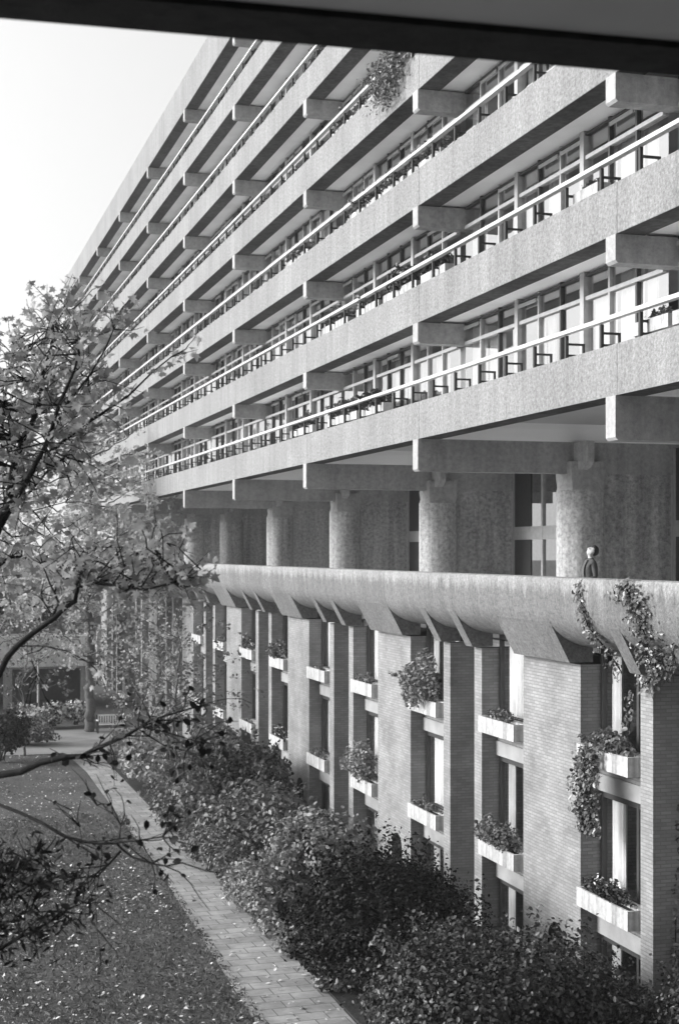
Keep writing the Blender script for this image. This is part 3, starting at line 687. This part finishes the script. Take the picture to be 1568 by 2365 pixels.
shrub('edging_plant', 'small pale plant hugging the path below the black evergreen', (8.45, 32.6, .25), (.45, .9, .42), 900, .10, LM['bright'], 14, group='small plants along the path edge')
shrub('edging_plant', 'narrow strip of pale leaves over the path edge, just before the spilling shrub', (8.35, 34.4, .25), (.4, 1.2, .4), 1100, .10, LM['bright'], 16, group='small plants along the path edge')
shrub('edging_plant', 'tiny flowering plant at the path edge in front of the black evergreen', (8.5, 29.6, .2), (.38, .6, .36), 650, .09, LM['bright'], 15, group='small plants along the path edge', flowers=30)
G_F = 'white-flowering bushes by the far paving'
for j, (x, y, lb) in enumerate([(70, 1668, 'white-flowering bush left of the slender white post'), (122, 1664, 'white-flowering bush just right of the slender white post'), (175, 1660, 'white-flowering bush beside the tall grey tree trunk')]):
    p = on_ground(x, y + 16); shrub('flowering_bush', lb, (p.x, p.y, .55), (.75, .75, .85), 1100, .15, LM['mid'], 40 + j, group=G_F, flowers=900)
p = on_ground(5, 1760); shrub('shrub', 'dark rounded shrub at the left edge beyond the lawn', (p.x, p.y, 1.0), (1.5, 1.5, 1.5), 3600, .16, LM['yew'], 50, group='shrubs across the lawn')
p = on_ground(60, 1720); shrub('shrub', 'mid-grey low shrub on the lawn before the white flowers', (p.x, p.y, .4), (1.6, 1.2, .7), 2200, .14, LM['mid'], 51, group='shrubs across the lawn')

# ---- creepers on the terrace
def creeper(label, pts, n, ls, spread, seed, leaf=LM['ivy'], normal=(-1, 0, .35), group='creepers hanging on the terrace'):
    r = random.Random(seed); pts = [Vector(p) for p in pts]
    t = thing('creeper', pts[0], label, 'creeper', group); q = resample(pts, .1)
    m = MB(); m.tube(q, [.014] * len(q), 5)
    for _ in range(10):
        a = r.choice(q); e = a + Vector((r.uniform(-.05, .02), r.gauss(0, spread), -r.uniform(.05, .5))); m.tube([a, a.lerp(e, .5) + Vector((-.03, 0, 0)), e], [.007, .006, .004], 4)
    m.build('stem', M['bark'], t)
    P = []
    for _ in range(n):
        a = r.choice(q); P.append((a.x - abs(r.gauss(0, .05)), a.y + r.gauss(0, spread), a.z + r.gauss(0, .12)))
    g = np.random.default_rng(seed); Nn = np.array(normal) + .55 * g.normal(size=(n, 3))
    link_leaves('leaves', P, Nn, ls * (.6 + .8 * g.random(n)), leaf, OVAL, t); return t
e = EYE
creeper('thin strand of ivy down the parapet left of the last narrow haunch', [(12.43, 25.9, e - .75), (12.43, 25.75, e - 1.1), (12.46, 25.6, e - 1.4), (12.62, 25.5, e - 1.65), (12.85, 25.4, e - 1.95), (13.0, 25.3, e - 2.25)], 240, .08, .10, 61)
creeper('thick ivy mass over the parapet at the right edge', [(12.42, 24.0, e - .62), (12.42, 23.6, e - .95), (12.44, 23.4, e - 1.3), (12.6, 23.5, e - 1.6), (12.8, 23.7, e - 1.85), (13.0, 23.9, e - 2.1)], 620, .085, .25, 62)
creeper('ivy tips dangling under the parapet at the right edge', [(12.62, 22.6, e - 1.5), (12.85, 23.0, e - 1.85), (13.0, 23.6, e - 2.1), (13.1, 24.2, e - 2.2), (13.1, 24.5, e - 2.5)], 300, .085, .2, 63)
creeper('bunch of trailing leaves on the inner side of the last brick fin', [(13.2, 25.28, e - 2.75), (13.25, 25.3, e - 3.0), (13.2, 25.35, e - 3.35)], 90, .10, .06, 64)
creeper('creeper hanging down the dark brick at the right edge', [(13.9, 24.55, e - 4.0), (13.75, 24.5, e - 5.2), (13.7, 24.45, e - 6.6), (13.6, 24.3, e - 8.0)], 320, .09, .1, 65, normal=(-.3, -1, .3))

# ---- window boxes on the terrace sills
ORD = ['nearest', 'second', 'third', 'fourth', 'fifth', 'sixth', 'seventh', 'eighth', 'ninth', 'tenth', 'eleventh', 'twelfth', 'thirteenth', 'fourteenth', 'fifteenth', 'sixteenth']
cols = sorted([g for g in GAPS if g[2] > 24.5 and g[2] < 90], key=lambda g: g[2])
def window_box(ci, lv, a, b, plant, seed):
    r = random.Random(seed); z = LEV[lv]; x0, x1 = XP - .10, XP + .22; y0, y1 = a + .33, b - .015
    look = dict(none='bare white', low='white', flowers='white', bushy='overgrown white', trailing='white', wild='overgrown')[plant]
    what = dict(none='with a few dry stalks', low='of low greenery', flowers='of dark plants dotted with white blooms', bushy='full of rounded foliage', trailing='with a long trailing creeper', wild='hidden by a loose bush')[plant]
    row = 'upper' if lv == 0 else 'lower'
    t = thing('window_box', (XP, (a + b) / 2, z - .4), f'{look} box {what}, {row} row, {ORD[ci]} window column from right', 'window box', 'window boxes on the brick terrace')
    m = MB(); w = .05; zb = z - .38
    m.box(x0, x0 + w, y0, y1, zb, z); m.box(x1 - w, x1, y0, y1, zb, z); m.box(x0 + w, x1 - w, y0, y0 + w, zb, z); m.box(x0 + w, x1 - w, y1 - w, y1, zb, z); m.box(x0 + w, x1 - w, y0 + w, y1 - w, zb, zb + .05)
    m.build('trough', M['box'], t)
    MB().box(x0 + w, x1 - w, y0 + w, y1 - w, z - .12, z - .05).build('soil', M['soil'], t)
    cx, cy, hy = (x0 + x1) / 2, (y0 + y1) / 2, (y1 - y0) / 2
    g = np.random.default_rng(seed)
    def tuft(c, rad, n, ls, leaf, nm='plants', tm=OVAL):
        P, Nn = blob_points(c, rad, n, 8, .6, None, seed); link_leaves(nm, P, Nn, ls * (.6 + .8 * g.random(len(P))), leaf, tm, t)
    if plant == 'none': tuft((cx, cy, z), (.12, hy * .8, .10), 130, .06, LM['mid'])
    if plant == 'low': tuft((cx, cy, z + .05), (.16, hy * .95, .2), 700, .07, LM['mid'])
    if plant == 'flowers':
        tuft((cx, cy, z + .1), (.2, hy * .95, .28), 1300, .075, LM['shrub'])
        P, Nn = blob_points((cx, cy, z + .14), (.22, hy * .9, .3), 26, 8, 1, None, seed + 1); link_leaves('blossoms', P, Nn, .08, LM['flower'], OVAL, t)
    if plant == 'bushy': tuft((cx - .1, cy, z + .15), (.42, hy * 1.0, .5), 2200, .085, LM['mid'])
    if plant == 'wild':
        tuft((cx - .15, cy + .1, z + .25), (.55, hy * .95, .95), 2600, .095, LM['bright'])
    if plant == 'trailing':
        tuft((cx - .05, cy, z + .1), (.28, hy * .98, .32), 1700, .085, LM['mid'])
        n = 1500; zz = g.random(n) ** .8; P = np.stack([x0 - .04 - .10 * np.abs(g.normal(size=n)) - .1 * np.sin(zz * 3), cy + .35 - .05 * zz + (.30 - .05 * zz) * g.normal(size=n) * .8, z + .05 - 1.75 * zz], 1)
        link_leaves('trailing_leaves', P, np.array([-1, 0, .5]) + .6 * g.normal(size=(n, 3)), .10 * (.6 + .8 * g.random(n)), LM['ivy'], OVAL, t)
TABLE = {(0, 0): 'trailing', (0, 1): 'flowers', (1, 0): 'low', (1, 1): 'bushy', (2, 0): 'wild', (2, 1): 'low', (3, 0): 'low', (3, 1): 'wild', (4, 0): 'none', (4, 1): 'low', (5, 0): 'bushy', (5, 1): 'flowers',
         (6, 0): 'flowers', (6, 1): 'none', (7, 0): 'low', (7, 1): 'low', (8, 0): 'none', (8, 1): 'low', (9, 0): 'low', (9, 1): 'none'}
for ci, (i, nm, a, b) in enumerate(cols[:10]):
    for lv in (0, 1): window_box(ci, lv, a, b, TABLE[(ci, lv)], 200 + ci * 2 + lv)

# ---- planters on the balcony railings
TIER = ['lowest', 'second', 'third', 'fourth', 'fifth', 'topmost']
def balcony_planter(k, y, ln, plant, label, seed):
    zr = ZK[k] + 1.42; x0, x1 = XF + .30, XF + .58; z0, z1 = zr - .375, zr - .14
    t = thing('balcony_planter', ((x0 + x1) / 2, y, z0), label, 'planter', 'planters behind the balcony railings')
    m = MB(); w = .03
    m.box(x0, x0 + w, y, y + ln, z0, z1); m.box(x1 - w, x1, y, y + ln, z0, z1); m.box(x0 + w, x1 - w, y, y + w, z0, z1); m.box(x0 + w, x1 - w, y + ln - w, y + ln, z0, z1); m.box(x0 + w, x1 - w, y + w, y + ln - w, z0, z0 + .03)
    m.build('trough', M['box'], t); MB().box(x0 + w, x1 - w, y + w, y + ln - w, z1 - .1, z1 - .04).build('soil', M['soil'], t)
    g = np.random.default_rng(seed); c = ((x0 + x1) / 2, y + ln / 2, z1 + .1)
    if plant == 'green': P, Nn = blob_points(c, (.3, ln * .55, .36), int(650 * ln), 10, .6, None, seed); leaf, ls = LM['mid'], .095
    elif plant == 'dark': P, Nn = blob_points(c, (.32, ln * .55, .42), int(700 * ln), 10, .6, None, seed); leaf, ls = LM['shrub'], .10
    elif plant == 'small': P, Nn = blob_points((c[0], c[1], z1 + .02), (.14, ln * .45, .16), int(160 * ln), 8, .6, None, seed); leaf, ls = LM['mid'], .07
    elif plant == 'hanging':
        n = int(900 * ln); zz = g.random(n); P = np.stack([XF - .05 - .16 * np.abs(g.normal(size=n)), y + ln / 2 + ln * .42 * g.normal(size=n) * (1 - .3 * zz), zr + .1 - 1.5 * zz * (.5 + .5 * g.random(n))], 1)
        Nn = np.array([-1, 0, .5]) + .7 * g.normal(size=(n, 3)); leaf, ls = LM['mid'], .09
    link_leaves('plants', P, Nn, ls * (.6 + .8 * g.random(len(P))), leaf, OVAL, t)
def yat(x):                                       # Y on the balcony front seen at photograph column x
    return (FPX * 12.66 / (x + 217.0) - XF * SA) / CA
for q, (k, xa, xb, plant, what) in enumerate([
    (0, 1505, 1425, 'small', 'long white trough of sparse sprigs'), (0, 1600, 1515, 'small', 'white trough partly cut by the right edge'),
    (0, 800, 735, 'green', 'row of mixed foliage'), (0, 860, 805, 'dark', 'dark bushy row'), (0, 700, 650, 'green', 'small green clump'),
    (1, 1000, 945, 'dark', 'dark bushy clump'), (1, 935, 860, 'dark', 'long dark leafy row'), (1, 850, 800, 'green', 'pale leafy row'), (1, 780, 720, 'green', 'grey-green leafy row'),
    (2, 990, 915, 'green', 'pale planting over the rail'), (2, 905, 850, 'green', 'loose leafy row'), (2, 845, 780, 'green', 'mottled leafy row'), (2, 690, 640, 'green', 'small leafy clump'),
    (3, 935, 880, 'hanging', 'mass of greenery hanging down over the concrete'), (3, 870, 800, 'green', 'thick leafy row'), (3, 790, 745, 'green', 'short leafy row'),
    (4, 735, 690, 'green', 'leafy clump'), (1, 1345, 1290, 'small', 'white trough with thin sprigs')]):
    ya, yb = yat(xa), yat(xb); lb = f'{what} on the {TIER[k]} balcony tier'
    if sum(1 for o in col.objects if o.get('label') == lb): lb += ', further along'
    balcony_planter(k, ya, max(.8, yb - ya), plant, lb, 300 + q)

# ================================================================ GROUND COVER
g = np.random.default_rng(77); n = 13000
Yl = 24 + 44 * g.random(n) ** 1.5; Xl = 6.6 - 15 * g.random(n) ** 1.1
dens = (np.sin(Xl * .7 + 1) + np.sin(Yl * .5) + np.sin((Xl - Yl) * .33)) / 3 + .45
k = g.random(n) < np.clip(.35 + dens, .12, 1); Xl, Yl = Xl[k], Yl[k]
P = np.stack([Xl, Yl, .03 + .06 * g.random(len(Xl))], 1); Nn = np.array([0, 0, 1]) + .38 * g.normal(size=(len(Xl), 3))
n2 = 330; Y2 = 26 + 34 * g.random(n2) ** 1.4; X2 = 6.6 + (Y2 - 26) * .02 + 1.8 * g.random(n2) ** .8
P = np.concatenate([P, np.stack([X2, Y2, .03 + .02 * g.random(n2)], 1)]); Nn = np.concatenate([Nn, np.array([0, 0, 1]) + .3 * g.normal(size=(n2, 3))])
lit = link_leaves('fallen_leaves', P, Nn, (.05 + .075 * g.random(len(P)) ** 1.6), LM['litter'], OVAL, None)
tag(lit, 'pale fallen leaves scattered over the dark lawn and path', 'fallen leaves', kind='stuff')
n = 42000; Yg = 25 + 27 * g.random(n) ** 1.5; Xg = 6.75 + (Yg - 27) * .025 - 11.5 * g.random(n)
P = np.stack([Xg, Yg, .025 + .02 * g.random(n)], 1)
V = np.stack([g.normal(size=n), g.normal(size=n), .45 + 0 * Xg], 1)
gr = link_leaves('grass', P, V, .07 + .08 * g.random(n), LM['grass'], LONG, None)
tag(gr, 'rough short grass of the lawn beside the path', 'grass', kind='stuff')

# ================================================================ FAR END OF THE GARDEN
YF = 88.0
lb = thing('low_building', (-8, YF, 0), 'low stone-banded building with a dark open undercroft closing the garden at far left', 'building')
MB().box(-40, 10.5, YF, YF + 1.2, 2.45, 4.25).build('stone_band', M['stone'], lb)
MB().box(-40, 10.5, YF + 5, YF + 5.4, -.02, 2.5).build('back_wall', M['interior'], lb)
MB().box(-40, 10.5, YF + .3, YF + 5.4, 2.30, 2.46).build('ceiling', M['beam'], lb)
for x in (-33, -26, -19.5, -13, -6.5, 0, 5.5, 10): MB().box(x, x + .5, YF + .25, YF + .75, -.02, 2.32).build('pillar', M['beam'], lb)
up = MB().box(-40, 11.5, YF + 3.2, YF + 9, 4.25, 7.1).build('upper_wall', concrete('grey_wall', .22, 3, .2, .2, .01, .2), lb)
for j in range(15):
    x = -38 + j * 3.2; f = MB(); f.box(x, x + 2.2, YF + 3.10, YF + 3.19, 4.9, 5.0); f.box(x, x + 2.2, YF + 3.10, YF + 3.19, 6.3, 6.4); f.box(x, x + .1, YF + 3.1, YF + 3.19, 5.0, 6.3); f.box(x + 2.1, x + 2.2, YF + 3.1, YF + 3.19, 5.0, 6.3); f.box(x + 1.05, x + 1.15, YF + 3.1, YF + 3.19, 5.0, 6.3)
    w = f.build('window', M['window_frame'], lb)
    MB().box(x + .1, x + 2.1, YF + 3.13, YF + 3.17, 5.0, 6.3).build('pane', M['void'], w)
MB().box(-40, 12, YF + 2.6, YF + 9.2, 7.1, 7.55).build('roof', M['beam'], lb)
def hedge(label, x0, x1, y0, y1, z0, z1, n, ls, leaf, seed, base_z):
    t = thing('hedge', ((x0 + x1) / 2, (y0 + y1) / 2, base_z), label, 'hedge', None); g = np.random.default_rng(seed)
    P = np.stack([x0 + (x1 - x0) * g.random(n), y0 + (y1 - y0) * g.random(n), z0 + (z1 - z0) * g.random(n) ** .8], 1)
    P[:, 2] += .18 * np.sin(P[:, 0] * 1.3) + .12 * np.sin(P[:, 0] * 3.1); Nn = np.array([0, -.6, .6]) + .8 * g.normal(size=(n, 3))
    link_leaves('foliage', P, Nn, ls * (.6 + .8 * g.random(n)), leaf, OVAL, t)
    m = MB()
    for q in range(12):
        x = x0 + (x1 - x0) * (q + .5) / 12; m.tube([(x, (y0 + y1) / 2, base_z), (x + .1, (y0 + y1) / 2, (z0 + z1) / 2)], [.04, .02], 5)
    m.build('stems', M['bark'], t)
hedge('dark hedge along the roof of the low stone building', -40, 6, YF + 3.4, YF + 5, 7.5, 8.5, 5200, .24, LM['shrub'], 81, 7.55)
hedge('mottled planting on the ledge above the pale stone band', -40, 10, YF + .4, YF + 1.6, 4.2, 5.3, 5200, .2, LM['mid'], 82, 4.25)
hedge('low pale hedge at the corner where the path reaches the far paving', 8.9, 11.6, 62.5, 67.5, .0, 1.25, 5200, .14, LM['bright'], 83, .0)
hedge('loose dark undergrowth in front of the undercroft', -30, -4, YF - 3.2, YF - 1.2, 0, 1.5, 4200, .2, LM['shrub'], 84, .0)

p = on_ground(89, 1668)
pst = thing('slender_post', p, 'slender white post standing among the white flowers', 'post')
MB().cyl(p.x, p.y, .0, .25, .12, .10, 16).build('foot', M['stone'], pst)
MB().cyl(p.x, p.y, .25, 3.3, .065, .055, 16).build('shaft', M['white_rail'], pst)
MB().cyl(p.x, p.y, 3.3, 3.42, .11, .04, 16).build('cap', M['white_rail'], pst)
p = on_ground(258, 1692)
bn = thing('garden_bench', p, 'slatted garden bench to the right of the tall grey trunk', 'bench')
for dx in (-.75, .67):
    MB().box(p.x + dx, p.x + dx + .08, p.y - .25, p.y - .17, 0, .62).build('leg', M['dark_frame'], bn)
    MB().box(p.x + dx, p.x + dx + .08, p.y + .2, p.y + .28, 0, .92).build('leg', M['dark_frame'], bn)
    MB().box(p.x + dx - .004, p.x + dx + .084, p.y - .25, p.y + .19, .62, .67).build('armrest', M['stone'], bn)
st = MB(); bk = MB()
for q in range(5): st.box(p.x - .67, p.x + .67, p.y - .22 + q * .085, p.y - .155 + q * .085, .42, .45)
for q in range(11): bk.box(p.x - .66 + q * .125, p.x - .60 + q * .125, p.y + .215, p.y + .24, .50, .84)
bk.box(p.x - .67, p.x + .67, p.y + .205, p.y + .25, .84, .91); bk.box(p.x - .67, p.x + .67, p.y + .205, p.y + .25, .46, .50)
st.build('seat', M['stone'], bn); bk.build('backrest', M['stone'], bn)

# ================================================================ THE PERSON ON THE WALKWAY
def person():
    p0 = Vector((13.55, 27.75, PODIUM))
    # x' = facing direction (-X in the world), y' = sideways (Y), z' = up
    V = {'pelvis': (0, 0, .96, .15), 'belly': (-.005, 0, 1.12, .15), 'chest': (-.01, 0, 1.30, .15), 'upper': (-.04, 0, 1.42, .12), 'neck': (-.035, 0, 1.52, .055), 'neck2': (-.015, 0, 1.58, .054),
         'skull': (.0, 0, 1.675, .106), 'brow': (.035, 0, 1.70, .084), 'jaw': (.055, 0, 1.62, .055), 'chin': (.092, 0, 1.612, .036), 'nose': (.118, 0, 1.672, .020)}
    E = [('pelvis', 'belly'), ('belly', 'chest'), ('chest', 'upper'), ('upper', 'neck'), ('neck', 'neck2'), ('neck2', 'skull'), ('skull', 'brow'), ('skull', 'jaw'), ('jaw', 'chin'), ('brow', 'nose')]
    for s, q in ((-1, 'l'), (1, 'r')):
        V.update({q + 'sh': (-.035, s * .15, 1.40, .075), q + 'el': (-.05, s * .19, 1.13, .052), q + 'wr': (.16, s * .20, 1.08, .034), q + 'ha': (.24, s * .17, 1.09, .036),
                  q + 'hip': (0, s * .1, .88, .10), q + 'kn': (.02, s * .11, .50, .065), q + 'an': (-.02, s * .11, .09, .043), q + 'toe': (.14, s * .12, .04, .035),
                  q + 'ear': (-.015, s * .102, 1.66, .018)})
        E += [('upper', q + 'sh'), (q + 'sh', q + 'el'), (q + 'el', q + 'wr'), (q + 'wr', q + 'ha'), ('pelvis', q + 'hip'), (q + 'hip', q + 'kn'), (q + 'kn', q + 'an'), (q + 'an', q + 'toe'), ('skull', q + 'ear')]
        for f in range(5):
            yy = s * (.17 + .018 * (f - 1.5)) if f < 4 else s * .135; xx = (.30, .315, .31, .295)[f] if f < 4 else .27
            V[q + 'f%d' % f] = (xx, yy, 1.075, .0095); V[q + 'g%d' % f] = (xx + (.03 if f < 4 else .02), yy - s * .004, 1.05, .008); E += [(q + 'ha', q + 'f%d' % f), (q + 'f%d' % f, q + 'g%d' % f)]
    # the head is thrown back, looking up
    piv = Vector((-.01, 0, 1.57)); rot = Matrix.Rotation(R(-31), 3, 'Y')
    names = list(V); headset = {'skull', 'brow', 'jaw', 'chin', 'nose', 'lear', 'rear'}
    def pos(n):
        v = Vector(V[n][:3])
        if n in headset: v = piv + rot @ (v - piv)
        return Vector((-v.x, -v.y, v.z))
    me = bpy.data.meshes.new('person_rig'); me.from_pydata([pos(n) for n in names], [(names.index(a), names.index(b)) for a, b in E], [])
    o = bpy.data.objects.new('person_rig', me); col.objects.link(o)
    bm = bmesh.new(); bm.from_mesh(me); lay = bm.verts.layers.skin.verify()
    for v, n in zip(bm.verts, names):
        r = V[n][3]; v[lay].radius = (r, r); v[lay].use_root = (n == 'pelvis')
    bm.to_mesh(me); bm.free()
    o.modifiers.new('skin', 'SKIN').use_smooth_shade = True
    sb = o.modifiers.new('sub', 'SUBSURF'); sb.levels = 2; sb.render_levels = 2
    dg = bpy.context.evaluated_depsgraph_get(); bodym = bpy.data.meshes.new_from_object(o.evaluated_get(dg)); bpy.data.objects.remove(o)
    bodym.name = 'body'; bodym.materials.clear()
    for m in (plain('skin', .50, .55, .05), plain('jacket_cloth', .07, .9, .2, 12), plain('trouser_cloth', .04, .9, .2, 12), plain('shoe_leather', .02, .5)): bodym.materials.append(m)
    for p in bodym.polygons:
        c = p.center; p.use_smooth = True
        p.material_index = 0 if c.z > 1.53 or (c.x < -.17 and .95 < c.z < 1.2) else (3 if c.z < .11 else (2 if c.z < .93 else 1))
    t = thing('person', p0, 'person in a dark jacket behind the parapet, head thrown back to look up', 'person')
    b = bpy.data.objects.new('body', bodym); col.objects.link(b); b.parent = t
    # hair: a cap following the back and top of the skull
    h = MB(); c = piv + rot @ (Vector((-.005, 0, 1.685)) - piv); vs = []; nu, nv = 20, 12
    for i in range(nv + 1):
        ph = math.pi * i / nv
        for j in range(nu):
            th = 2 * math.pi * j / nu; d = Vector((math.sin(ph) * math.cos(th), math.sin(ph) * math.sin(th), math.cos(ph)))
            front = max(0, d.x); low = max(0, -d.z)
            k = 1 - .55 * front ** 1.2 * (1 if d.z < .75 else .3) - .25 * low ** 2
            q = c + rot @ Vector((d.x * .120 * k - .020, d.y * .108 * (1 - .12 * front), d.z * .126 * (1 - .15 * low) + .012))
            vs.append(Vector((-q.x, -q.y, q.z)) + p0)
    fs = [(i * nu + j, i * nu + (j + 1) % nu, (i + 1) * nu + (j + 1) % nu, (i + 1) * nu + j) for i in range(nv) for j in range(nu)]
    h.add(vs, fs).build('hair', plain('dark_hair', .012, .5, .3, 40), t, smooth=True)
    for s in (-1, 1):                             # eyes
        q = piv + rot @ (Vector((.103, s * .033, 1.688)) - piv); m = MB(); vs = []
        for i in range(7):
            for j in range(10):
                ph, th = math.pi * i / 6, 2 * math.pi * j / 10; vs.append(Vector((-q.x, -q.y, q.z)) + p0 + Vector((math.sin(ph) * math.cos(th), math.sin(ph) * math.sin(th), math.cos(ph))) * .007)
        m.add(vs, [(i * 10 + j, i * 10 + (j + 1) % 10, (i + 1) * 10 + (j + 1) % 10, (i + 1) * 10 + j) for i in range(6) for j in range(10)]).build('eye', M['black_metal'], t, smooth=True)
    # the pale shirt front left open by the jacket
    m = MB(); vs = []
    for i in range(9):
        z = 1.06 + .44 * i / 8; xx = .148 + .035 * math.sin(math.pi * i / 8) - .07 * (i / 8) ** 3
        for yv in (-.06, -.02, .02, .06): vs.append(p0 + Vector((-xx + abs(yv) * .35, yv * (1.05 - .5 * i / 8), z)))
    m.add(vs, [(i * 4 + j, i * 4 + j + 1, (i + 1) * 4 + j + 1, (i + 1) * 4 + j) for i in range(8) for j in range(3)]).build('shirt_front', plain('shirt_cloth', .11, .9), t, smooth=True)
person()

# ---------------------------------------------------------------- thin air volume added to stand in for lens flare
hz = MB().box(-120, 120, -30, 200, -1.0, 36.5)
hm = bpy.data.materials.new('flare_haze_air'); hm.use_nodes = True; ht = hm.node_tree; ht.nodes.clear()
pv = ht.nodes.new('ShaderNodeVolumePrincipled'); pv.inputs['Color'].default_value = grey(.9); pv.inputs['Density'].default_value = .0006; pv.inputs['Anisotropy'].default_value = .2
ho = ht.nodes.new('ShaderNodeOutputMaterial'); ht.links.new(pv.outputs[0], ho.inputs['Volume'])
tag(hz.build('flare_haze', hm), kind='stuff')
